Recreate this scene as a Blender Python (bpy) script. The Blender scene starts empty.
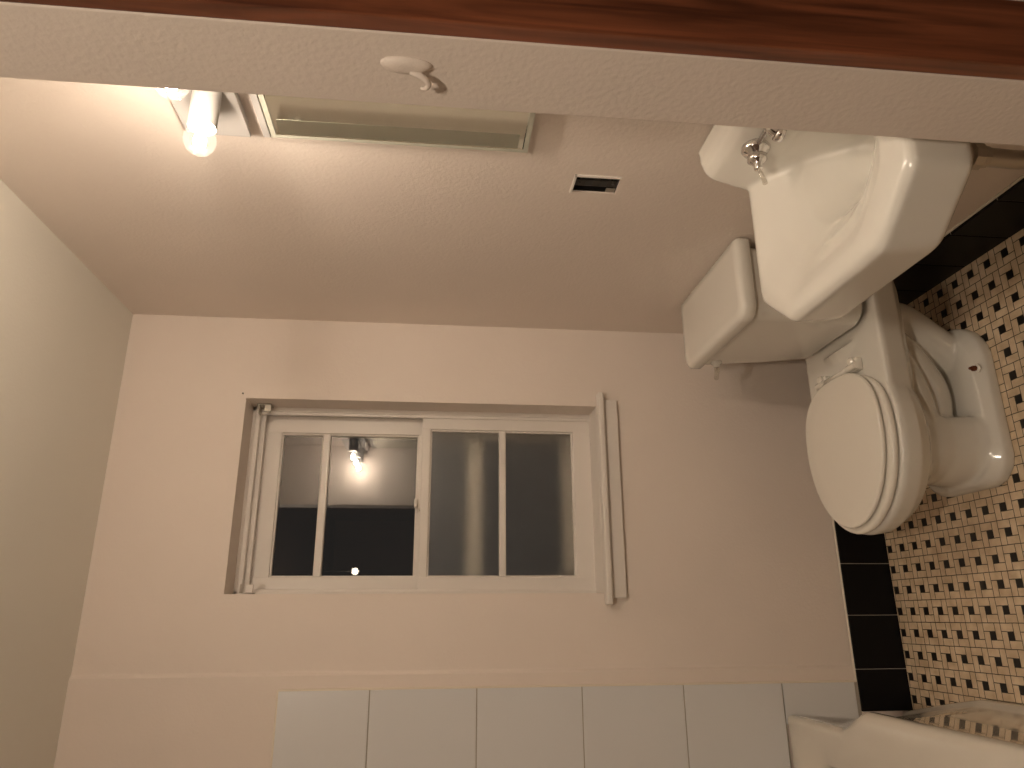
import bpy, bmesh, math, random
from mathutils import Vector, Matrix
from math import sin, cos, pi, radians
random.seed(7)
C = bpy.context.scene.collection
# ------------------------------------------------------------------ room sizes (metres)
H = 2.44; XR = 0.936; YB = 2.244; XL = -0.99
XS = 0.60; YF = 0.742; YN = 0.628          # door opening jamb, inner and hall faces of the front wall
XD = -0.47                                 # other jamb of the opening
TX = -0.276                                # where tub and floor meet at the back
HB = 0.163

# ------------------------------------------------------------------ materials
def mat(name, col=(.8,.8,.8), rough=.5, metal=0., bump=None, spec=.5, coat=0., emit=None, es=0.):
    m = bpy.data.materials.new(name); m.use_nodes = True
    nt = m.node_tree; b = nt.nodes['Principled BSDF']
    b.inputs['Base Color'].default_value = (*col, 1)
    b.inputs['Roughness'].default_value = rough
    b.inputs['Metallic'].default_value = metal
    b.inputs['Specular IOR Level'].default_value = spec
    b.inputs['Coat Weight'].default_value = coat
    b.inputs['Coat Roughness'].default_value = .05
    if emit:
        b.inputs['Emission Color'].default_value = (*emit, 1); b.inputs['Emission Strength'].default_value = es
    if bump:
        sc, st, dist = bump
        tc = nt.nodes.new('ShaderNodeTexCoord'); n = nt.nodes.new('ShaderNodeTexNoise')
        n.inputs['Scale'].default_value = sc; n.inputs['Detail'].default_value = 5
        nt.links.new(tc.outputs['Object'], n.inputs['Vector'])
        bp = nt.nodes.new('ShaderNodeBump'); bp.inputs['Strength'].default_value = st
        bp.inputs['Distance'].default_value = dist
        nt.links.new(n.outputs['Fac'], bp.inputs['Height'])
        nt.links.new(bp.outputs['Normal'], b.inputs['Normal'])
    return m

def mottle(m, scale, amount):
    """gentle blotches in the base colour"""
    nt = m.node_tree; b = nt.nodes['Principled BSDF']; c = b.inputs['Base Color'].default_value[:]
    tc = nt.nodes.new('ShaderNodeTexCoord'); n = nt.nodes.new('ShaderNodeTexNoise')
    n.inputs['Scale'].default_value = scale; n.inputs['Detail'].default_value = 3
    nt.links.new(tc.outputs['Object'], n.inputs['Vector'])
    r = nt.nodes.new('ShaderNodeValToRGB')
    r.color_ramp.elements[0].position = .3; r.color_ramp.elements[1].position = .7
    r.color_ramp.elements[0].color = (*[v*(1-amount) for v in c[:3]], 1)
    r.color_ramp.elements[1].color = (*[min(1, v*(1+amount)) for v in c[:3]], 1)
    nt.links.new(n.outputs['Fac'], r.inputs['Fac']); nt.links.new(r.outputs['Color'], b.inputs['Base Color'])
    return m

M = {}
M['wall'] = mottle(mat('wall_paint', (.81,.725,.655), .62, bump=(150,.16,.004), spec=.35), 3, .02)
M['wall_rough'] = mottle(mat('rough_wall_paint', (.785,.70,.63), .5, bump=(130,.26,.004), spec=.4), 3, .02)
M['ceiling'] = mat('ceiling_paint', (.78,.76,.69), .7, bump=(120,.12,.003), spec=.3)
M['trimpaint'] = mat('white_trim_paint', (.80,.752,.70), .35, bump=(60,.12,.002))
M['bluewhite'] = mat('wall_tile_glaze', (.74,.745,.75), .22)
M['tub'] = mat('tub_enamel', (.76,.71,.62), .05, coat=1.)
M['ceramic'] = mat('white_porcelain', (.78,.755,.695), .2, coat=.5)
M['seat'] = mat('cream_seat_enamel', (.86,.82,.74), .22, coat=.3)
M['grout'] = mat('pale_grout', (.42,.38,.32), .9)
M['caulk'] = mat('caulk', (.80,.73,.62), .6)
M['black'] = mat('black_tile_glaze', (.004,.004,.005), .30, spec=.18)
M['chrome'] = mat('chrome', (.72,.70,.68), .13, 1.)
M['dullchrome'] = mat('worn_dull_chrome', (.50,.46,.41), .28, 1., bump=(90,.25,.002))
M['blackplastic'] = mat('black_plastic', (.012,.012,.012), .35)
M['darkmetal'] = mat('dark_box_metal', (.05,.045,.04), .45, .6)
M['zinc'] = mat('zinc_ear', (.45,.43,.38), .35, .9)
M['rust'] = mat('rusty_bolt', (.17,.05,.02), .7, .3)
M['plate'] = mat('white_fixture_enamel', (.43,.415,.40), .3)
M['hall'] = mat('hall_dark_paint', (.10,.06,.04), .7)
M['night'] = mat('dark_siding', (.02,.02,.02), .8)
M['greyshadow'] = mat('door_stop_paint', (.6,.55,.48), .5)

def wood_mat():
    m = mat('red_brown_wood', (.2,.06,.02), .3, coat=.3)
    nt = m.node_tree; b = nt.nodes['Principled BSDF']
    tc = nt.nodes.new('ShaderNodeTexCoord'); mp = nt.nodes.new('ShaderNodeMapping')
    mp.inputs['Scale'].default_value = (26, 26, 1.6)
    n = nt.nodes.new('ShaderNodeTexNoise'); n.inputs['Scale'].default_value = 2.4; n.inputs['Detail'].default_value = 6
    n.inputs['Distortion'].default_value = .6
    r = nt.nodes.new('ShaderNodeValToRGB')
    r.color_ramp.elements[0].position = .32; r.color_ramp.elements[0].color = (.085,.026,.012,1)
    r.color_ramp.elements[1].position = .72; r.color_ramp.elements[1].color = (.30,.095,.042,1)
    nt.links.new(tc.outputs['Object'], mp.inputs['Vector']); nt.links.new(mp.outputs[0], n.inputs['Vector'])
    nt.links.new(n.outputs['Fac'], r.inputs['Fac']); nt.links.new(r.outputs['Color'], b.inputs['Base Color'])
    return m
M['wood'] = wood_mat()
M['frame'] = mat('grey_green_frame', (.50,.50,.42), .35)

def pane_mat(name, refl, tint, frost=None):
    m = bpy.data.materials.new(name); m.use_nodes = True; nt = m.node_tree
    nt.nodes.clear()
    out = nt.nodes.new('ShaderNodeOutputMaterial')
    mix = nt.nodes.new('ShaderNodeMixShader'); mix.inputs[0].default_value = refl
    gl = nt.nodes.new('ShaderNodeBsdfGlossy'); gl.inputs['Color'].default_value = (1,1,1,1)
    if frost is None:
        tr = nt.nodes.new('ShaderNodeBsdfTransparent'); tr.inputs['Color'].default_value = (*tint, 1)
        gl.inputs['Roughness'].default_value = .0
    else:
        tr = nt.nodes.new('ShaderNodeBsdfRefraction'); tr.inputs['Color'].default_value = (*tint, 1)
        tr.inputs['IOR'].default_value = 1.25; tr.inputs['Roughness'].default_value = frost
        gl.inputs['Roughness'].default_value = .32
    nt.links.new(tr.outputs[0], mix.inputs[1]); nt.links.new(gl.outputs[0], mix.inputs[2])
    nt.links.new(mix.outputs[0], out.inputs['Surface'])
    return m
M['glass'] = pane_mat('clear_window_glass', .085, (.85,.85,.84))
M['frost'] = pane_mat('frosted_window_glass', .05, (.97,.97,.95), .80)
M['globe'] = pane_mat('clear_bulb_glass', .06, (.97,.97,.97))
nt = M['globe'].node_tree; d_ = nt.nodes.new('ShaderNodeBsdfTranslucent'); mx_ = nt.nodes.new('ShaderNodeMixShader'); mx_.inputs[0].default_value = .006
o_ = nt.nodes['Material Output']; nt.links.new(o_.inputs[0].links[0].from_socket, mx_.inputs[1]); nt.links.new(d_.outputs[0], mx_.inputs[2]); nt.links.new(mx_.outputs[0], o_.inputs[0])
M['lever'] = pane_mat('clear_lever_plastic', .22, (.86,.84,.8))
M['filament'] = mat('lamp_core', (1,1,1), .5, emit=(1.0,.83,.66), es=1)
M['mirror'] = mat('mirror_silver', (.80,.83,.76), .06, 1.)
M['reflectiontone'] = mat('mirror_reflection_tone', (.56,.58,.50), .30, 1.)  # dull olive tone standing in for a dimmer reflection in the mirror

def floor_mat():
    """3 x 3 pinwheel mosaic: a black square ringed by four 1 x 2 cream bricks, laid square to the walls"""
    m = bpy.data.materials.new('pinwheel_mosaic'); m.use_nodes = True; nt = m.node_tree
    b = nt.nodes['Principled BSDF']; L = nt.links.new
    tc = nt.nodes.new('ShaderNodeTexCoord'); sp = nt.nodes.new('ShaderNodeSeparateXYZ')
    L(tc.outputs['Object'], sp.inputs[0])
    def mth(op, a, b_=None, c_=None):
        n = nt.nodes.new('ShaderNodeMath'); n.operation = op
        for i, v in enumerate((a, b_, c_)):
            if v is None: continue
            if isinstance(v, (int, float)): n.inputs[i].default_value = v
            else: L(v, n.inputs[i])
        return n.outputs[0]
    P = 0.0632; PY = 0.0625
    # u grows towards -Y, v towards -X, in tile units; dots sit at 1.5 of 3
    nx = nt.nodes.new('ShaderNodeTexNoise'); nx.inputs['Scale'].default_value = 35
    L(tc.outputs['Object'], nx.inputs['Vector'])
    wob = mth('MULTIPLY', mth('SUBTRACT', nx.outputs['Fac'], .5), .10)
    u = mth('ADD', mth('ADD', mth('DIVIDE', mth('SUBTRACT', 1.8355, sp.outputs[1]), PY/3), 1.5 + 300), wob)
    v = mth('ADD', mth('ADD', mth('DIVIDE', mth('SUBTRACT', 0.2000, sp.outputs[0]), P/3), 1.5 + 300), wob)
    a = mth('MODULO', u, 3.); c = mth('MODULO', v, 3.)
    def box(u0, u1, v0, v1):
        # signed distance inside a brick (positive inside)
        d1 = mth('MINIMUM', mth('SUBTRACT', a, u0), mth('SUBTRACT', u1, a))
        d2 = mth('MINIMUM', mth('SUBTRACT', c, v0), mth('SUBTRACT', v1, c))
        return mth('MINIMUM', d1, d2)
    bricks = [box(0,2,0,1), box(2,3,0,2), box(1,3,2,3), box(0,1,1,3)]
    dot = box(1,2,1,2)
    d = bricks[0]
    for q in bricks[1:]: d = mth('MAXIMUM', d, q)
    g = .048
    isb = mth('GREATER_THAN', d, g); isd = mth('GREATER_THAN', dot, g*.6)
    # per-brick variation
    wn = nt.nodes.new('ShaderNodeTexNoise'); wn.inputs['Scale'].default_value = 26; wn.inputs['Detail'].default_value = 4
    L(tc.outputs['Object'], wn.inputs['Vector'])
    rp = nt.nodes.new('ShaderNodeValToRGB')
    rp.color_ramp.elements[0].position = .3; rp.color_ramp.elements[0].color = (.60,.45,.29,1)
    rp.color_ramp.elements[1].position = .68; rp.color_ramp.elements[1].color = (.80,.65,.47,1)
    L(wn.outputs['Fac'], rp.inputs['Fac'])
    m1 = nt.nodes.new('ShaderNodeMix'); m1.data_type = 'RGBA'
    m1.inputs[6].default_value = (.045,.030,.018,1); L(isb, m1.inputs[0]); L(rp.outputs['Color'], m1.inputs[7])
    m2 = nt.nodes.new('ShaderNodeMix'); m2.data_type = 'RGBA'
    m2.inputs[7].default_value = (.008,.007,.007,1); L(isd, m2.inputs[0]); L(m1.outputs[2], m2.inputs[6])
    L(m2.outputs[2], b.inputs['Base Color'])
    hgt = mth('MINIMUM', mth('MAXIMUM', d, dot), .10)
    bp = nt.nodes.new('ShaderNodeBump'); bp.inputs['Strength'].default_value = .5; bp.inputs['Distance'].default_value = .006
    L(hgt, bp.inputs['Height']); L(bp.outputs['Normal'], b.inputs['Normal'])
    b.inputs['Roughness'].default_value = .38
    return m
M['floor'] = floor_mat()

# ------------------------------------------------------------------ mesh helpers
def root_of(o):
    while o.parent: o = o.parent
    return o

def obj(name, bm, m, parent=None, smooth=False, loc=None, sub=0, remesh=None, smoothit=0):
    """bmesh in room coordinates -> ONE mesh object"""
    base = Vector(loc) if loc is not None else Vector((0,0,0))
    if parent is not None: base = root_of(parent).location.copy()
    bmesh.ops.recalc_face_normals(bm, faces=bm.faces)
    for v in bm.verts: v.co -= base
    me = bpy.data.meshes.new(name); bm.to_mesh(me); bm.free()
    o = bpy.data.objects.new(name, me); C.objects.link(o)
    for x in (m if isinstance(m, (list, tuple)) else [m]): me.materials.append(x)
    if parent is not None: o.parent = parent
    else: o.location = base
    if smooth:
        for p in me.polygons: p.use_smooth = True
    if remesh:
        r = o.modifiers.new('r', 'REMESH'); r.mode = 'VOXEL'; r.voxel_size = remesh; r.use_smooth_shade = True
    if smoothit:
        s = o.modifiers.new('s', 'SMOOTH'); s.factor = .5; s.iterations = smoothit
    if sub:
        s = o.modifiers.new('u', 'SUBSURF'); s.levels = sub; s.render_levels = sub
    return o

def struct(o): o['kind'] = 'structure'; return o
def tag(o, label, cat, group=None):
    o['label'] = label; o['category'] = cat
    if group: o['group'] = group
    return o
def thing(name, label, cat, loc, group=None):
    o = bpy.data.objects.new(name, None); C.objects.link(o); o.location = loc
    o.empty_display_size = .05
    return tag(o, label, cat, group)
def structroot(name, loc):
    o = bpy.data.objects.new(name, None); C.objects.link(o); o.location = loc; o['kind'] = 'structure'; return o

def box(bm, x0, x1, y0, y1, z0, z1, bev=0., seg=2, mi=0):
    r = bmesh.ops.create_cube(bm, size=1.)
    vs = r['verts']
    for v in vs:
        v.co = Vector(((x0+x1)/2 + v.co.x*(x1-x0), (y0+y1)/2 + v.co.y*(y1-y0), (z0+z1)/2 + v.co.z*(z1-z0)))
    fs = list({f for v in vs for f in v.link_faces})
    for f in fs: f.material_index = mi
    if bev > 0:
        es = list({e for v in vs for e in v.link_edges})
        bmesh.ops.bevel(bm, geom=es, offset=bev, segments=seg, affect='EDGES', profile=.5)
    return bm
def nb(*a, **k): return box(bmesh.new(), *a, **k)

def loft(bm, rings, cap0=True, cap1=True, closed=True, mi=0):
    R_ = [[bm.verts.new(p) for p in r] for r in rings]
    n = len(R_[0])
    for a, b in zip(R_, R_[1:]):
        for i in range(n if closed else n-1):
            j = (i+1) % n
            f = bm.faces.new((a[i], a[j], b[j], b[i])); f.material_index = mi
    if cap0: f = bm.faces.new(list(reversed(R_[0]))); f.material_index = mi
    if cap1: f = bm.faces.new(R_[-1]); f.material_index = mi
    return bm

def lathe(bm, prof, origin, axis, n=32, cap0=True, cap1=True, mi=0):
    """prof = [(distance along axis, radius)]"""
    ax = Vector(axis).normalized(); t = Vector((0,0,1)) if abs(ax.z) < .9 else Vector((1,0,0))
    u = ax.cross(t).normalized(); w = ax.cross(u); o = Vector(origin)
    rings = [[o + ax*d + (u*cos(2*pi*i/n) + w*sin(2*pi*i/n))*max(r, 1e-4) for i in range(n)] for d, r in prof]
    return loft(bm, rings, cap0, cap1, mi=mi)

def tube(bm, pts, rad, n=16, mi=0, flat=1.):
    pts = [Vector(p) for p in pts]
    if isinstance(rad, (int, float)): rad = [rad]*len(pts)
    rings = []; prev = None
    for i, p in enumerate(pts):
        d = (pts[min(i+1, len(pts)-1)] - pts[max(i-1, 0)]).normalized()
        if prev is None:
            t = Vector((0,0,1)) if abs(d.z) < .9 else Vector((0,1,0))
            u = d.cross(t).normalized()
        else:
            u = (prev - d*prev.dot(d)).normalized()
        prev = u; w = d.cross(u)
        rings.append([p + (u*cos(2*pi*k/n) + w*sin(2*pi*k/n)*flat)*rad[i] for k in range(n)])
    return loft(bm, rings, mi=mi)

def spline(pts, k=8):
    P = [Vector(p) for p in pts]; out = []
    for i in range(len(P)-1):
        p0 = P[max(i-1,0)]; p1 = P[i]; p2 = P[i+1]; p3 = P[min(i+2,len(P)-1)]
        for j in range(k):
            t = j/k
            out.append(.5*((2*p1) + (p2-p0)*t + (2*p0-5*p1+4*p2-p3)*t*t + (-p0+3*p1-3*p2+p3)*t**3))
    out.append(P[-1]); return out

def roundrect(x0, x1, y0, y1, z, r, n=6):
    """r = radius or four radii (x1y1, x0y1, x0y0, x1y0)"""
    rs = [r]*4 if isinstance(r, (int, float)) else r
    out = []
    for k, (cx, cy, sx, sy) in enumerate([(x1,y1,-1,-1),(x0,y1,1,-1),(x0,y0,1,1),(x1,y0,-1,1)]):
        rr = rs[k]
        for i in range(n+1):
            a = (k + i/n)*pi/2
            out.append(Vector((cx+sx*rr + rr*cos(a), cy+sy*rr + rr*sin(a), z)))
    return out

# ------------------------------------------------------------------ the room
struct(obj('floor', nb(XL-.1, XR+.1, -2.6, YB+.1, -.1, 0), M['floor']))
struct(obj('ceiling', nb(XL-.1, XR+.1, YN, YB+.1, H, H+.1), M['ceiling']))
struct(obj('wall_left', nb(XL-.1, XL, YN, YB+.1, 0, H), M['wall']))

# right wall with a cut-out for the electrical box
OY0, OY1, OZ0, OZ1 = 1.352, 1.417, 1.060, 1.163
bm = bmesh.new()
box(bm, XR, XR+.1, YN, OY0, 0, H); box(bm, XR, XR+.1, OY1, YB+.1, 0, H)
box(bm, XR, XR+.1, OY0, OY1, 0, OZ0); box(bm, XR, XR+.1, OY0, OY1, OZ1, H)
struct(obj('wall_right', bm, M['wall_rough']))

# back wall with window opening; its left part is furred out 9 mm (behind the tub surround)
WX0, WX1, WZ0, WZ1 = .069, .664, .905, 2.058
bm = bmesh.new(); T = .34
box(bm, XL, WX0, YB, YB+T, 0, H); box(bm, WX1, XR, YB, YB+T, 0, H)
box(bm, WX0, WX1, YB, YB+T, 0, WZ0); box(bm, WX0, WX1, YB, YB+T, WZ1, H)
prof = [(XL, YB+.01), (XL, YB-.009)] + [(-.155 + .012*t/6, YB - .009*(cos(pi*t/6)*.5+.5)) for t in range(7)] + [(-.135, YB+.01)]
loft(bm, [[Vector((x, y, z)) for x, y in prof] for z in (0, H)])
struct(obj('wall_back', bm, M['wall']))
# front wall either side of the door opening
wf = struct(obj('wall_front', nb(XS, XR, YN, YF, 0, H, bev=.002), M['wall_rough']))
struct(obj('wall_front', nb(XL, XD, YN, YF, 0, H, bev=.004), M['wall_rough']))
# hall outside the door
bm = bmesh.new()
box(bm, XL-.1, XL, -2.6, YN, 0, H); box(bm, XR, XR+.1, -2.6, YN, 0, H)
box(bm, XL-.1, XR+.1, -2.7, -2.6, 0, H); box(bm, XL-.1, XR+.1, -2.7, YN, H, H+.1)
struct(obj('wall_hall', bm, M['hall']))
# stained casing on the hall side of the door opening
bm = nb(XS+.0005, XS+.10, YN-.022, YN, 0, H-.002, bev=.002)
struct(obj('trim_1', bm, M['wood']))

# wall tile beside and above the tub, on the furred part of the back wall
bm = bmesh.new()
yt = YB-.009
zs = [.405, .710, 1.015, 1.322, 1.625, 1.878]
g = .0015
xe = [-.192, -.497, -.802, XL]
for i in range(5):
    for j in range(3):
        box(bm, xe[j+1]+g, xe[j]-g, yt-.0075, yt+.0005, zs[i]+g, zs[i+1]-g, bev=.0012, seg=2, mi=0)
box(bm, TX-.03, -.192-g, yt-.0075, yt+.0005, HB+.012, zs[0]-g, bev=.0012, mi=0)
box(bm, XL+.001, -.193, yt-.0045, yt+.0004, zs[0]-.002, zs[-1]-.001, mi=1)
box(bm, TX-.02, -.193, yt-.0045, yt+.0004, HB, zs[0], mi=1)
# caulk bead round the outer edges
tube(bm, [(-.191, yt-.003, HB+.004), (-.191, yt-.003, zs[-1]+.001)], .0035, 8, mi=2)
tube(bm, [(-.191, yt-.003, zs[-1]+.001), (XL+.004, yt-.003, zs[-1]+.001)], .0035, 8, mi=2)
struct(obj('trim_2', bm, [M['bluewhite'], M['grout'], M['caulk']]))

# black glazed tile baseboards
def base_back():
    bm = bmesh.new(); x = XR-.012; js = [.942, .785, .628, .471, .314, .157, 0., -.157, TX]
    y0, y1 = YB-.019, YB+.0005
    for a, b in zip(js, js[1:]):
        box(bm, b+.0008, a-.0008, y0, y1, 0, HB, bev=.002, seg=2, mi=0)
    box(bm, TX+.001, XR, y0+.002, y1, 0, HB-.001, mi=1)
    tube(bm, [(TX, YB-.009, HB+.001), (XR, YB-.009, HB+.001)], .004, 8, mi=2)
    return bm
struct(obj('baseboard_back', base_back(), [M['black'], M['grout'], M['caulk']]))
bm = bmesh.new(); ys = [YB-.02-.157*k for k in range(10)] + [YF]
ys = [2.224] + [1.338+.160*k for k in (5,4,3,2,1,0)] + [1.178, 1.018, .858, YF]
for a, b in zip(ys, ys[1:]):
    box(bm, XR-.012, XR+.0005, b+.0008, a-.0008, 0, HB, bev=.002, seg=2, mi=0)
box(bm, XR-.010, XR, YF, 2.224, 0, HB-.001, mi=1)
tube(bm, [(XR-.002, YF, HB+.001), (XR-.002, 2.224, HB+.001)], .0035, 8, mi=2)
struct(obj('baseboard_right', bm, [M['black'], M['grout'], M['caulk']]))

# ------------------------------------------------------------------ the window
win = structroot('window_1', (.366, YB, WZ0))
Y1 = YB+.100
bm = bmesh.new()       # jamb frame with stops
box(bm, WX0, WX0+.012, Y1, YB+.30, WZ0, WZ1, bev=.002); box(bm, WX1-.014, WX1, Y1, YB+.30, WZ0, WZ1, bev=.002)
box(bm, WX0, WX1, Y1, YB+.30, WZ1-.018, WZ1, bev=.002)
box(bm, WX0, WX1, Y1-.0, YB+.30, WZ0, WZ0+.018, bev=.002)
box(bm, WX0+.008, WX0+.016, Y1+.004, Y1+.018, WZ0, WZ1, bev=.002)
box(bm, WX1-.024, WX1-.008, Y1+.006, Y1+.018, WZ0, WZ1, bev=.003)
box(bm, WX0, WX1, Y1-.006, Y1+.014, WZ1-.026, WZ1-.010, bev=.003)
box(bm, WX0, WX1, Y1+.018, Y1+.030, WZ1-.040, WZ1-.016, bev=.003)
obj('window_frame', bm, M['trimpaint'], win)
def sash(x0, x1, z0, z1, y, gx0, gx1, gz0, gz1, mz, glassm, mun=.011):
    bm = bmesh.new(); t = .033
    box(bm, x0, gx0, y, y+t, z0, z1, bev=.0025); box(bm, gx1, x1, y, y+t, z0, z1, bev=.0025)
    box(bm, x0+.001, x1-.001, y+.0008, y+t-.0008, z0, gz0, bev=.0025)
    box(bm, x0+.001, x1-.001, y+.0008, y+t-.0008, gz1, z1, bev=.0025)
    # inner bevel (glazing bead)
    for a in ((gx0-.002, gx0+.005, gz0, gz1), (gx1-.005, gx1+.002, gz0, gz1), (gx0, gx1, gz0-.002, gz0+.005), (gx0, gx1, gz1-.005, gz1+.002)):
        box(bm, a[0], a[1], y+.008, y+.024, a[2], a[3], bev=.002)
    o = obj('sash', bm, M['trimpaint'], win)
    obj('muntin', nb(gx0, gx1, y+.004, y+.028, mz-mun, mz+mun, bev=.004), M['trimpaint'], o)
    obj('pane', nb(gx0-.001, gx1+.001, y+.016, y+.019, gz0-.001, gz1+.001), glassm, o)
    return o
up = sash(WX0+.014, WX1-.016, 1.478, WZ1-.020, YB+.147, .124, .590, 1.516, 1.968, 1.822, M['glass'], .013)
lo = sash(WX0+.010, WX1-.016, .924, 1.504, YB+.112, .1225, .603, .993, 1.476, 1.234, M['frost'], .0115)
# sash lock in the middle of the meeting rail, painted over
bm = nb(.335, .375, YB+.118, YB+.146, 1.504, 1.512, bev=.002)
lathe(bm, [(0,.011),(.008,.011),(.012,.007)], (.355, YB+.130, 1.510), (0,0,1), 16)
box(bm, .340, .368, YB+.100, YB+.132, 1.514, 1.523, bev=.003)
obj('sash_lock', bm, M['trimpaint'], lo, smooth=False)
# exterior storm sash with its cross rails
bm = bmesh.new(); ys0, ys1 = YB+.215, YB+.24
box(bm, WX0+.012, .118, ys0, ys1, .92, 2.03); box(bm, .598, WX1-.014, ys0, ys1, .92, 2.03)
box(bm, .118, .610, ys0, ys1, .92, 1.012); box(bm, .118, .610, ys0, ys1, 1.98, 2.03)
box(bm, .118, .610, ys0, ys1, 1.300, 1.346)
obj('storm_sash', bm, M['trimpaint'], win)
# stool and apron
bm = bmesh.new()
box(bm, .034, .704, YB-.038, YB-.0005, .914, .934, bev=.006, seg=3)
box(bm, WX0+.0005, WX1-.0005, YB-.002, Y1+.014, .914, .934, bev=.001)
obj('window_sill', bm, M['trimpaint'], win)
obj('window_apron', nb(.054, .684, YB-.017, YB-.0003, .866, .914, bev=.003), M['trimpaint'], win)

# two little blind brackets in the top corners of the window recess
def bracket(x, s, label):
    t = thing('blind_bracket', label, 'bracket', (x, YB+.075, 2.005), 'blind brackets in the window recess')
    bm = nb(min(x, x+s*.004), max(x, x+s*.004), YB+.058, YB+.096, 1.992, 2.038, bev=.001)
    box(bm, min(x, x+s*.030), max(x, x+s*.030), YB+.058, YB+.062, 1.992, 1.998, bev=.001)
    box(bm, min(x, x+s*.030), max(x, x+s*.030), YB+.0605, YB+.096, 2.030, 2.034, bev=.001)
    obj('plate', bm, M['zinc'] if s < 0 else M['trimpaint'], t)
    bm = nb(min(x+s*.0045, x+s*.028), max(x+s*.0045, x+s*.028), YB+.050, YB+.0575, 1.990, 2.012, bev=.0015)
    obj('hook', bm, M['zinc'] if s < 0 else M['trimpaint'], t)
bracket(WX1-.0005, -1, 'bare metal blind bracket in the upper window corner nearer the toilet')
bracket(WX0+.0005, 1, 'white painted blind bracket in the upper window corner nearer the bathtub')

# ------------------------------------------------------------------ bathtub
def tub():
    y0, y1 = YF+.004, YB-.019
    N = 140
    def sm(t): t = min(max(t, 0), 1); return t*t*(3-2*t)
    def rim(y): return -.228 - .052*sm((y-1.82)/.13)          # outer edge of the rolled rim
    def base(y): return -.212 - .064*min(max((y-1.90)/.33, 0), 1)**1.1   # where the apron stands on the floor
    # front profile: (offset, z, share of the rim line)
    pr = [(0,0,0), (-.001,.022,0), (-.004,.030,0), (-.012,.036,.0), (-.017,.045,.05), (-.020,.20,.45), (-.020,.31,.9), (-.014,.340,1), (-.003,.354,1), (.001,.368,1), (-.001,.385,1), (-.010,.397,1), (-.024,.4005,1),
          (-.050,.401,1), (-.072,.399,1)]
    bm = bmesh.new()
    cols = []
    yy = [y0 + (y1-y0)*i/N for i in range(N+1)]
    for y in yy:
        k = 1-.55*sm((y-1.86)/.10); col = []
        for dx, z, w_ in pr:
            col.append(bm.verts.new((base(y)*(1-w_) + rim(y)*w_ + dx*(k if w_ == 1 else 1), y, z)))
        cols.append(col)
    for a, b in zip(cols, cols[1:]):
        for i in range(len(pr)-1): bm.faces.new((a[i], a[i+1], b[i+1], b[i]))
    # deck and basin: rings from rounded rectangle
    top = []
    K = 10
    def ring(x0, x1, ya, yb, z, r): return [bm.verts.new(p) for p in roundrect(x0, x1, ya, yb, z, r, K)]
    xo = -.36
    rings = [ring(XL+.075, -.375, y0+.10, y1-.10, .399, .10), ring(XL+.085, -.385, y0+.11, y1-.11, .390, .10),
             ring(XL+.10, -.40, y0+.13, y1-.14, .30, .11), ring(XL+.12, -.42, y0+.17, y1-.20, .12, .12), ring(XL+.17, -.47, y0+.24, y1-.27, .07, .10)]
    for a, b in zip(rings, rings[1:]):
        n = len(a)
        for i in range(n): j = (i+1) % n; bm.faces.new((a[i], a[j], b[j], b[i]))
    bm.faces.new(rings[-1])
    # bridge deck: outer loop = inner front column line + walls
    front = [c[-1] for c in cols]
    outer = front + [bm.verts.new((XL+.002, y1, .399))] + [bm.verts.new((XL+.002, y0, .399))]
    es = []
    for i in range(len(outer)):
        a, b = outer[i], outer[(i+1) % len(outer)]
        es.append(bm.edges.get((a, b)) or bm.edges.new((a, b)))
    for i in range(len(rings[0])):
        a, b = rings[0][i], rings[0][(i+1) % len(rings[0])]
        es.append(bm.edges.get((a, b)) or bm.edges.new((a, b)))
    bmesh.ops.triangle_fill(bm, edges=es, use_beauty=True, use_dissolve=False)
    # end closures and back skirt
    for c, y in ((cols[0], y0), (cols[-1], y1)):
        b0 = bm.verts.new((XL+.002, y, 0)); b1 = [v for v in outer if abs(v.co.y-y) < 1e-6 and abs(v.co.x-XL-.002) < 1e-6][0]
        bm.faces.new(c + [b1, b0])
    return bm
t = thing('bathtub', 'glossy cream enamel bathtub along the wall under the square white tiles', 'bathtub', (-.6, 1.5, 0))
o = obj('body', tub(), M['tub'], t, smooth=True)
o.modifiers.new('e', 'EDGE_SPLIT').split_angle = radians(45)
bm = bmesh.new(); lathe(bm, [(0,.032),(.002,.032),(.004,.02)], (-.62, 1.05, .0702), (0,0,1), 24)
obj('drain', bm, M['chrome'], t, smooth=True)

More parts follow.
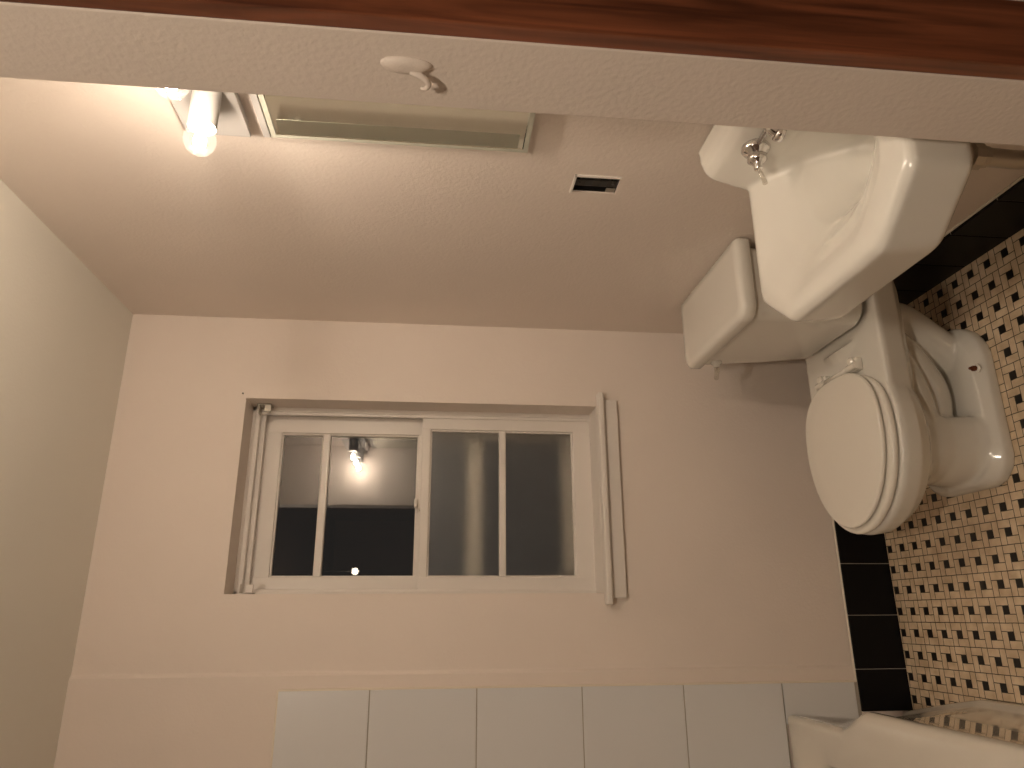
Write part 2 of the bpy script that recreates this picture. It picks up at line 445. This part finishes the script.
# ------------------------------------------------------------------ toilet
TY = 1.790
toi = thing('toilet', 'white two-piece toilet with closed cream lid, standing between sink and window wall', 'toilet', (.62, TY, 0))
def egg(xb, xf, w, z, n=48, sq=2.25, back=.5, cy=TY):
    """plan outline: xb wall-side x, xf front x, widest w/2; front is a half ellipse, back squarer"""
    xm = xb + (xf-xb)*back
    out = []
    for i in range(n):
        a = 2*pi*i/n; c, s = cos(a), sin(a)
        if c >= 0: x = xm + (xb-xm)*abs(c)**(2/sq); y = (1 if s >= 0 else -1)*abs(s)**(2/sq)*w/2
        else: x = xm - (xm-xf)*abs(c); y = s*w/2
        out.append(Vector((x, cy+y, z)))
    return out
def toilet_body():
    bm = bmesh.new()
    # bowl: rings from the foot of the front column up to the rim
    R_ = [egg(.50, .325, .29, .0, sq=5, back=.5), egg(.50, .325, .29, .035, sq=5, back=.5), egg(.50, .330, .262, .07, sq=6, back=.42), egg(.50, .333, .245, .13, sq=5, back=.42),
          egg(.53, .320, .255, .18, sq=3.4, back=.5), egg(.58, .285, .29, .215, sq=2.8, back=.5), egg(.63, .228, .365, .245, sq=2.4), egg(.665, .204, .402, .280, sq=2.3),
          egg(.68, .198, .408, .318, sq=2.3), egg(.68, .204, .40, .331, sq=2.3)]
    loft(bm, R_)
    # shelf that carries the tank
    loft(bm, [roundrect(.55, .885, TY-.140, TY+.140, .225, .05), roundrect(.50, .915, TY-.175, TY+.175, .262, .05), roundrect(.50, .918, TY-.188, TY+.188, .322, .04), roundrect(.50, .914, TY-.184, TY+.184, .332, .04)])
    # foot slab
    rf = (.12,.085,.085,.12)
    loft(bm, [roundrect(.313, .765, TY-.158, TY+.158, .0, rf), roundrect(.313, .765, TY-.158, TY+.158, .028, rf), roundrect(.322, .735, TY-.134, TY+.134, .052, (.10,.08,.08,.10))])
    # S shaped trapway
    tp = spline([(.42, TY, .15), (.50, TY, .125), (.585, TY, .12), (.67, TY, .165), (.74, TY, .225), (.79, TY, .225), (.79, TY, .165), (.735, TY, .09), (.68, TY, .02)], 6)
    tube(bm, tp, .098, 28, flat=.62)
    tp = spline([(.44, TY, .20), (.52, TY, .195), (.60, TY, .215), (.68, TY, .25), (.74, TY, .28)], 6)
    tube(bm, tp, .13, 24, flat=.6)
    return bm
obj('bowl', toilet_body(), M['ceramic'], toi, smooth=True, remesh=.005, smoothit=5)
# tank
bm = bmesh.new()
loft(bm, [roundrect(.744, .912, TY-.155, TY+.155, .340, .05), roundrect(.734, .918, TY-.172, TY+.172, .358, .05), roundrect(.728, .922, TY-.190, TY+.190, .48, .042),
          roundrect(.720, .926, TY-.203, TY+.203, .66, .038), roundrect(.720, .926, TY-.203, TY+.203, .672, .038)])
tube(bm, [(.83, TY, .325), (.83, TY, .345)], .06, 24)
tank = obj('tank', bm, M['ceramic'], toi, smooth=True)
for m_ in (tank,):
    b = m_.modifiers.new('b', 'BEVEL'); b.width = .010; b.segments = 3; b.limit_method = 'ANGLE'; b.angle_limit = radians(40)
bm = bmesh.new()
rr = (.012, .040, .040, .012)
# order of radii: (x1y1, x0y1, x0y0, x1y0)
loft(bm, [roundrect(.716, .930, TY-.212, TY+.212, .664, rr, 8), roundrect(.710, .933, TY-.218, TY+.218, .670, rr, 8), roundrect(.710, .933, TY-.218, TY+.218, .694, rr, 8),
          roundrect(.713, .931, TY-.215, TY+.215, .701, rr, 8), roundrect(.720, .928, TY-.208, TY+.208, .705, rr, 8), roundrect(.74, .91, TY-.19, TY+.19, .7055, .02, 8)])
obj('tank_lid', bm, M['ceramic'], toi, smooth=True)
# flush handle
bm = bmesh.new(); hy = TY+.150
lathe(bm, [(0,.016),(.006,.016),(.010,.010),(.016,.009)], (.722, hy, .632), (-1,0,0), 20)
fl = obj('flush_handle', bm, M['ceramic'], toi, smooth=True)
bm = bmesh.new(); tube(bm, spline([(.706, hy, .632), (.696, hy+.006, .630), (.690, hy+.03, .622), (.690, hy+.055, .614)], 4), [.008]*5+[.0065]*4+[.007]*4, 12)
obj('lever', bm, M['lever'], fl, smooth=True)
# seat ring and lid
SB, SF = .606, .203
def slab(xb, xf, w, z0, z1, r, sq=2.6, back=.42, dome=.0):
    bm = bmesh.new(); R_ = []
    for k in range(5):
        a = k/4*pi/2; R_.append(egg(xb-(r-r*sin(a)), xf+(r-r*sin(a)), w-2*(r-r*sin(a)), z0+r-r*cos(a), sq=sq, back=back))
    for k in range(5):
        a = k/4*pi/2; R_.append(egg(xb-(r-r*cos(a)), xf+(r-r*cos(a)), w-2*(r-r*cos(a)), z1-r+r*sin(a), sq=sq, back=back))
    if dome:
        for q in (.75, .45, .15):
            R_.append([Vector(((p.x-(xb+xf)/2)*q+(xb+xf)/2, (p.y-TY)*q+TY, z1+dome*(1-q*q))) for p in egg(xb-r, xf+r, w-2*r, z1, sq=sq, back=back)])
    return loft(bm, R_)
seat = obj('seat', slab(.618, .201, .392, .333, .352, .009), M['seat'], toi, smooth=True)
obj('lid', slab(.625, .216, .362, .3565, .3690, .006, dome=.003), M['seat'], toi, smooth=True)
for s in (-1, 1):
    bm = nb(.622, .658, TY+s*.080-.019, TY+s*.080+.019, .332, .350, bev=.004, seg=3)
    lathe(bm, [(-.021,.010),(.021,.010)], (.634, TY+s*.080, .352), (0,1,0), 14)
    lathe(bm, [(0,.013),(.012,.013),(.016,.008)], (.648, TY+s*.080, .344), (0,0,1), 16)
    obj('hinge', bm, M['seat'], toi)
bm = bmesh.new(); tube(bm, [(.634, TY-.055, .353), (.634, TY+.055, .353)], .0065, 12)
obj('hinge_rod', bm, M['seat'], toi, smooth=True)
# floor bolts: the cap is gone on the near side, rust around it
for s in (-1, 1):
    bm = bmesh.new(); lathe(bm, [(0,.013),(.004,.013),(.006,.010)], (.618, TY+s*.142, .0400), (0,0,1), 20, mi=0)
    lathe(bm, [(0,.0075),(.010,.0075),(.0105,.004),(.018,.004)], (.618, TY+s*.142, .0455), (0,0,1), 6, mi=1)
    o = obj('floor_bolt', bm, [M['seat'], M['rust']], toi)
    if s < 0: o['label'] = 'rusty bolt without its cap'

# ------------------------------------------------------------------ sink
SY = 1.010
sink = thing('wall_sink', 'white wall-hung sink with clipped corners and integral backsplash beside the toilet tank', 'sink', (XR, SY, .70))
def octo(xw, xf, hw, cx, cy, z, r=.0, ya=None, yb=None):
    """wall-side x, front x, half width, chamfer sizes; same vertex count everywhere"""
    if ya is None: ya, yb = SY-hw, SY+hw
    pts = [(xw, yb), (xf+cx, yb), (xf, yb-cy), (xf, ya+cy), (xf+cx, ya), (xw, ya)]
    out = []
    n = len(pts)
    for i in range(n):
        a = Vector(pts[i]); b = Vector(pts[(i+1) % n]); p = Vector(pts[i-1])
        rr = r if 0 < i < 5 else min(r, .02)
        rr = min(rr, (a-p).length*.45, (b-a).length*.45)
        q0 = a + (p-a).normalized()*rr; q1 = a + (b-a).normalized()*rr
        for k in range(6):
            t = k/5; q = q0*(1-t)**2 + a*2*t*(1-t) + q1*t*t
            out.append(Vector((q.x, q.y, z)))
    return out
def sink_shell():
    bm = bmesh.new()
    xw = XR-.002
    R_ = [octo(.80, .70, .10, .03, .05, .632, .03), octo(xw-.04, .62, .17, .06, .06, .665, .03), octo(xw, .524, .226, .075, .090, .719, .014), octo(xw, .516, .230, .076, .092, .728, .016), octo(xw, .508, .236, .082, .099, .80, .014),
          octo(xw, .507, .237, .082, .099, .812, .014), octo(xw, .516, .231, .080, .094, .823, .016), octo(xw-.03, .534, .216, .078, .090, .826, .020),
          octo(.850, .545, 0, .078, .088, .8245, .03, .828, 1.222), octo(.846, .568, 0, .080, .085, .817, .04, .843, 1.205), octo(.843, .610, 0, .080, .08, .798, .05, .862, 1.170), octo(.840, .655, 0, .070, .065, .767, .05, .885, 1.125),
          octo(.836, .695, 0, .055, .045, .726, .04, .912, 1.085), octo(.832, .722, 0, .035, .03, .695, .03, .935, 1.055), octo(.81, .745, 0, .015, .015, .678, .015, .965, 1.025)]
    loft(bm, R_)
    return bm
def splash_block():
    bm = bmesh.new(); xw = XR-.002; y0, y1 = SY-.232, SY+.232
    prof = [(xw, .81), (.843, .81), (.848, .838), (.861, .885), (.867, .902), (.882, .915), (.905, .922), (xw, .925)]
    loft(bm, [[Vector((x, y, z)) for x, z in prof] for y in (y0, y1)])
    return bm
bm = sink_shell()
o1 = obj('basin', bm, M['ceramic'], sink, smooth=True)
tmp = splash_block()
for v in tmp.verts: v.co -= sink.location
me2 = bpy.data.meshes.new('t'); bmesh.ops.recalc_face_normals(tmp, faces=tmp.faces); tmp.to_mesh(me2); tmp.free()
bmj = bmesh.new(); bmj.from_mesh(o1.data); bmj.from_mesh(me2); bmj.to_mesh(o1.data); bmj.free(); bpy.data.meshes.remove(me2)
r = o1.modifiers.new('r', 'REMESH'); r.mode = 'VOXEL'; r.voxel_size = .004; r.use_smooth_shade = True
s = o1.modifiers.new('s', 'SMOOTH'); s.factor = .5; s.iterations = 10
# basin drain and overflow slot
bm = bmesh.new(); lathe(bm, [(0,.024),(.003,.024),(.004,.018),(.001,.012)], (.778, .995, .676), (0,0,1), 28)
obj('drain_ring', bm, M['chrome'], sink, smooth=True)
# faucet: two glass levers and a spout on the backsplash face
fau = thing('faucet', 'chrome faucet with clear levers mounted on the sink backsplash', 'faucet', (.862, SY, .86))
def tap(y):
    x = .8520; z = .864
    bm = bmesh.new(); lathe(bm, [(-.004,.026),(.003,.0275),(.009,.024),(.016,.015),(.020,.0135)], (x, y, z), (-1,0,0), 28)
    e = obj('escutcheon', bm, M['chrome'], fau, smooth=True)
    bm = bmesh.new(); lathe(bm, [(.014,.013),(.019,.018),(.027,.0185),(.033,.012),(.036,.0085),(.046,.008),(.048,.006)], (x, y, z), (-1,0,0), 28)
    obj('stem', bm, M['chrome'], e, smooth=True)
    bm = bmesh.new(); tube(bm, spline([(x-.046, y, z), (x-.054, y, z-.003), (x-.068, y, z-.008), (x-.078, y, z-.010)], 4), [.003]*4+[.0042]*5+[.0048]*4, 12)
    obj('lever', bm, M['lever'], e, smooth=True)
tap(SY+.100); tap(SY-.100)
bm = bmesh.new(); tube(bm, [(.848, SY-.10, .874), (.848, SY+.09, .868)], .0055, 16)
obj('crossbar', bm, M['chrome'], fau, smooth=True)
bm = bmesh.new(); lathe(bm, [(-.004,.022),(.012,.021),(.018,.016),(.03,.014)], (.850, SY, .882), (-1,0,0), 24)
tube(bm, spline([(.84, SY, .882), (.832, SY, .884), (.820, SY, .882), (.812, SY, .874)], 5), [.013]*6+[.012]*10, 20)
lathe(bm, [(0,.0145),(.014,.0145)], (.812, SY, .876), (-.3,0,-1), 20)
obj('spout', bm, M['chrome'], fau, smooth=True)
# waste pipe with slip nut and trap
PX, PY = .768, .985
wp = thing('waste_pipe', 'dull chrome drain pipe with slip nut hanging below the sink', 'pipe', (PX, PY, .44))
bm = bmesh.new()
tube(bm, [(PX, PY, .66), (PX, PY, .50)] + spline([(PX, PY, .50), (PX, PY, .43), (PX+.018, PY, .395), (PX+.055, PY, .385), (PX+.09, PY, .40), (PX+.105, PY, .44)], 5)[1:] + spline([(PX+.105, PY, .47), (PX+.12, PY, .50), (XR-.004, PY, .505)], 5), .0165, 24)
obj('tailpiece', bm, M['dullchrome'], wp, smooth=True)
bm = bmesh.new(); lathe(bm, [(0,.0175),(.002,.0235),(.020,.0235),(.024,.020),(.034,.0185)], (PX, PY, .540), (0,0,-1), 10)
obj('slip_nut', bm, M['dullchrome'], wp)
bm = bmesh.new(); lathe(bm, [(0,.022),(.012,.022),(.014,.018)], (PX, PY, .645), (0,0,-1), 24)
obj('flange', bm, M['dullchrome'], wp, smooth=True)

# ------------------------------------------------------------------ vanity light
FZ = 1.898; BY = (1.110, .965, .820)  # last bulb is unseen behind the jamb, added to spread the light
lf = thing('vanity_light', 'white wall light bar with bare globe bulbs above the mirror', 'light', (XR, 1.038, FZ))
bm = bmesh.new(); fy0, fy1 = .765, 1.242
loft(bm, [[Vector((x, y, z)) for y, z in ((fy0+i, FZ-.060+i), (fy1-i, FZ-.060+i), (fy1-i, FZ+.060-i), (fy0+i, FZ+.060-i))] for x, i in ((XR-.0005,.006), (XR-.022,.006), (XR-.024,.0), (XR-.032,.0))])
obj('back_plate', bm, M['plate'], lf)
for y in BY:
    z = FZ-.016
    bm = bmesh.new(); lathe(bm, [(0,.022),(.004,.0245),(.080,.0245),(.082,.0235),(.082,.020),(.060,.019)], (XR-.032, y, z), (-1,0,0), 32)
    so = obj('lamp_holder', bm, M['plate'], lf, smooth=True)
    so.modifiers.new('e', 'EDGE_SPLIT').split_angle = radians(40)
    bm = bmesh.new(); xb = XR-.112
    lathe(bm, [(0,.013),(.006,.015),(.012,.0225)] + [(.029+.0275*sin(a), .0275*cos(a)) for a in [radians(q) for q in (-30,-10,10,30,50,65,78,87)]], (xb, y, z), (-1,0,0), 32)
    bu = obj('bulb', bm, M['globe'], lf, smooth=True)
    bm = bmesh.new(); lathe(bm, [(.014,.004),(.020,.008),(.028,.0105),(.038,.010),(.044,.006),(.046,.001)], (xb, y, z), (-1,0,0), 20)
    obj('lamp_core', bm, M['filament'], bu, smooth=True)

# ------------------------------------------------------------------ mirrored medicine cabinet
CY0, CY1, CZ0, CZ1 = .765, 1.262, 1.285, 1.806
cab = thing('medicine_cabinet', 'mirror-fronted medicine cabinet on the wall above the sink', 'mirror cabinet', (XR, 1.01, CZ0))
xc = XR-.014
obj('cabinet_body', nb(xc+.004, XR-.0003, CY0+.004, CY1-.004, CZ0+.004, CZ1-.002, bev=.001), M['trimpaint'], cab)
obj('top_trim', nb(xc-.003, XR-.0003, CY0, CY1-.001, CZ1-.0015, CZ1+.012, bev=.001), M['plate'], cab)
bm = bmesh.new(); b = .024
# flat mirror in a narrow pale frame
o_ = [(CY0, CZ0), (CY1, CZ0), (CY1, CZ1-.003), (CY0, CZ1-.003)]
def rg(x, i): return [Vector((x, (y+i if y < 1 else y-i), (z+i if z < 1.5 else z-i))) for y, z in o_]
loft(bm, [rg(xc+.0038, 0), rg(xc-.001, 0), rg(xc-.001, .010)], True, False, mi=1)
loft(bm, [rg(xc-.001, .010), rg(xc, .012)], False, True, mi=0)
obj('mirror_door', bm, [M['mirror'], M['frame']], cab)
obj('painted_reflection', nb(xc-.0004, xc+.001, CY1-.056, CY1-.013, CZ0+.022, CZ1-.022), M['reflectiontone'], cab)  # reflected dim band along the far edge, painted on as a strip

# ------------------------------------------------------------------ open electrical box
eb = thing('outlet_box', 'open electrical box with black insides, no cover plate, in wall beside cabinet', 'outlet', (XR, 1.384, OZ0))
bm = bmesh.new(); e = .0006
box(bm, XR+.004, XR+.060, OY0+e, OY0+.003, OZ0+e, OZ1-e); box(bm, XR+.004, XR+.060, OY1-.003, OY1-e, OZ0+e, OZ1-e)
box(bm, XR+.004, XR+.060, OY0+.003, OY1-.003, OZ0+e, OZ0+.003); box(bm, XR+.004, XR+.060, OY0+.003, OY1-.003, OZ1-.003, OZ1-e)
box(bm, XR+.057, XR+.060, OY0+.003, OY1-.003, OZ0+.003, OZ1-.003)
obj('box', bm, M['blackplastic'], eb)
bm = bmesh.new()
box(bm, XR+.006, XR+.045, 1.368, 1.400, 1.078, 1.145, bev=.003)
for z in (1.095, 1.128):
    box(bm, XR+.003, XR+.0075, 1.371, 1.397, z-.012, z+.012, bev=.004)
obj('receptacle', bm, M['blackplastic'], eb)
bm = nb(XR+.0035, XR+.0055, 1.372, 1.396, 1.064, 1.1585, bev=.0005)
lathe(bm, [(0,.0045),(.002,.0035)], (XR+.0035, 1.384, 1.0705), (-1,0,0), 14); lathe(bm, [(0,.0045),(.002,.0035)], (XR+.0035, 1.384, 1.152), (-1,0,0), 14)
obj('mounting_strap', bm, M['darkmetal'], eb)
bm = nb(XR+.002, XR+.004, 1.399, 1.414, 1.0625, 1.084, bev=.0015, seg=3)
obj('mounting_ear', bm, M['zinc'], eb)
bm = bmesh.new()          # raised plaster lip of the cut-out, on its upper and near edges
box(bm, XR-.003, XR+.002, OY0-.004, OY1+.001, OZ1-.002, OZ1+.004, bev=.001); box(bm, XR-.003, XR+.002, OY0-.004, OY0+.003, OZ0-.001, OZ1+.004, bev=.001)
obj('rim', bm, M['trimpaint'], eb)

# ------------------------------------------------------------------ painted-over hook on the door jamb
hk = thing('wall_hook', 'wall hook painted over in the beige wall colour on the door jamb', 'hook', (XS, .683, 1.47))
def domed(cy, cz, ay, az, h):
    bm = bmesh.new(); R_ = []
    for a in (0, 15, 35, 55, 72, 85):
        k = cos(radians(a))**.6; d = sin(radians(a))*h
        R_.append([Vector((XS+.0008-d, cy+ay*k*cos(t)*(1+.12*sin(t)), cz+az*k*sin(t))) for t in [2*pi*i/32 for i in range(32)]])
    return loft(bm, R_)
obj('base', domed(.673, 1.503, .0125, .030, .008), M['wall_rough'], hk, smooth=True)
bm = bmesh.new(); pts = spline([(XS-.004, .679, 1.498), (XS-.009, .682, 1.484), (XS-.012, .688, 1.478), (XS-.013, .694, 1.4805), (XS-.0115, .697, 1.486)], 5)
tube(bm, pts, [.0045-.002*i/(len(pts)-1) for i in range(len(pts))], 12)
obj('tip', bm, M['wall_rough'], hk, smooth=True)

# small nail left in the wall above the window
bm = bmesh.new(); lathe(bm, [(0,.0012),(.008,.0012),(.0085,.0026),(.0095,.0022)], (.677, YB+.001, 2.068), (0,-1,0), 10)
tag(obj('nail', bm, M['darkmetal'], loc=(.677, YB, 2.068)), 'tiny dark nail in the wall just off the upper window corner', 'nail')

# ------------------------------------------------------------------ hall lamp behind the camera
M['halllamp'] = mat('hall_lamp_glass', (1,1,1), .4, emit=(1.0,.83,.65), es=76)
M['pendantglass'] = mat('hall_pendant_glass', (1,1,1), .4, emit=(1.0,.82,.62), es=4.5)
hl = thing('ceiling_lamp', 'round flush ceiling lamp in the hall just outside the bathroom door', 'lamp', (-.10, -.25, H))
bm = bmesh.new(); lathe(bm, [(0,.10),(.02,.10),(.025,.09)], (-.10, -.25, H-.0005), (0,0,-1), 32)
obj('base', bm, M['plate'], hl, smooth=True)
bm = bmesh.new(); lathe(bm, [(0,.085)] + [(.05*sin(a), .085*cos(a)) for a in [radians(q) for q in (20,40,60,75,88)]], (-.10, -.25, H-.026), (0,0,-1), 32)
obj('shade', bm, M['halllamp'], hl, smooth=True)
hp = thing('pendant_lamp', 'small globe lamp hanging far down the hall, mirrored in the dark upper window pane', 'lamp', (.38, -1.6, H))
bm = bmesh.new(); lathe(bm, [(0,.05),(.015,.05),(.02,.01),(.295,.006)], (.38, -1.6, H-.0005), (0,0,-1), 24)
obj('stem', bm, M['darkmetal'], hp, smooth=True)
bm = bmesh.new(); lathe(bm, [(.03-.03*cos(a), .03*sin(a)) for a in [radians(q) for q in (3,20,45,70,90,110,135,160,177)]], (.38, -1.6, 2.145), (0,0,-1), 24)
obj('globe', bm, M['pendantglass'], hp, smooth=True)

# ------------------------------------------------------------------ world, lights, camera
w = bpy.data.worlds.new('night'); bpy.context.scene.world = w; w.use_nodes = True
w.node_tree.nodes['Background'].inputs[0].default_value = (.35,.32,.30,1)
w.node_tree.nodes['Background'].inputs[1].default_value = .02
M['filament'].node_tree.nodes['Principled BSDF'].inputs['Emission Strength'].default_value = 168

cam = bpy.data.cameras.new('camera'); co = bpy.data.objects.new('camera', cam); C.objects.link(co)
f = 717.03; yaw, pitch, roll = .31633790, .10316868, .02752772
wv = Vector((sin(yaw)*cos(pitch), cos(yaw)*cos(pitch), -sin(pitch)))
rv = Vector((cos(yaw), -sin(yaw), 0)); uv = rv.cross(wv)
r2 = rv*cos(roll) + uv*sin(roll); u2 = -rv*sin(roll) + uv*cos(roll)
# the phone was held sideways: world up points to the picture's left
X = -u2; Y = r2; Z = -wv
mtx = Matrix((( X.x, Y.x, Z.x, 0), (X.y, Y.y, Z.y, 0), (X.z, Y.z, Z.z, 1.45763), (0,0,0,1)))
co.matrix_world = mtx
cam.sensor_width = 36; cam.lens = f/1024*36; cam.clip_start = .01
bpy.context.scene.camera = co
vs = bpy.context.scene.view_settings
vs.view_transform = 'Standard'; vs.look = 'None'; vs.gamma = 1; vs.use_curve_mapping = False
vs.exposure = 1.72
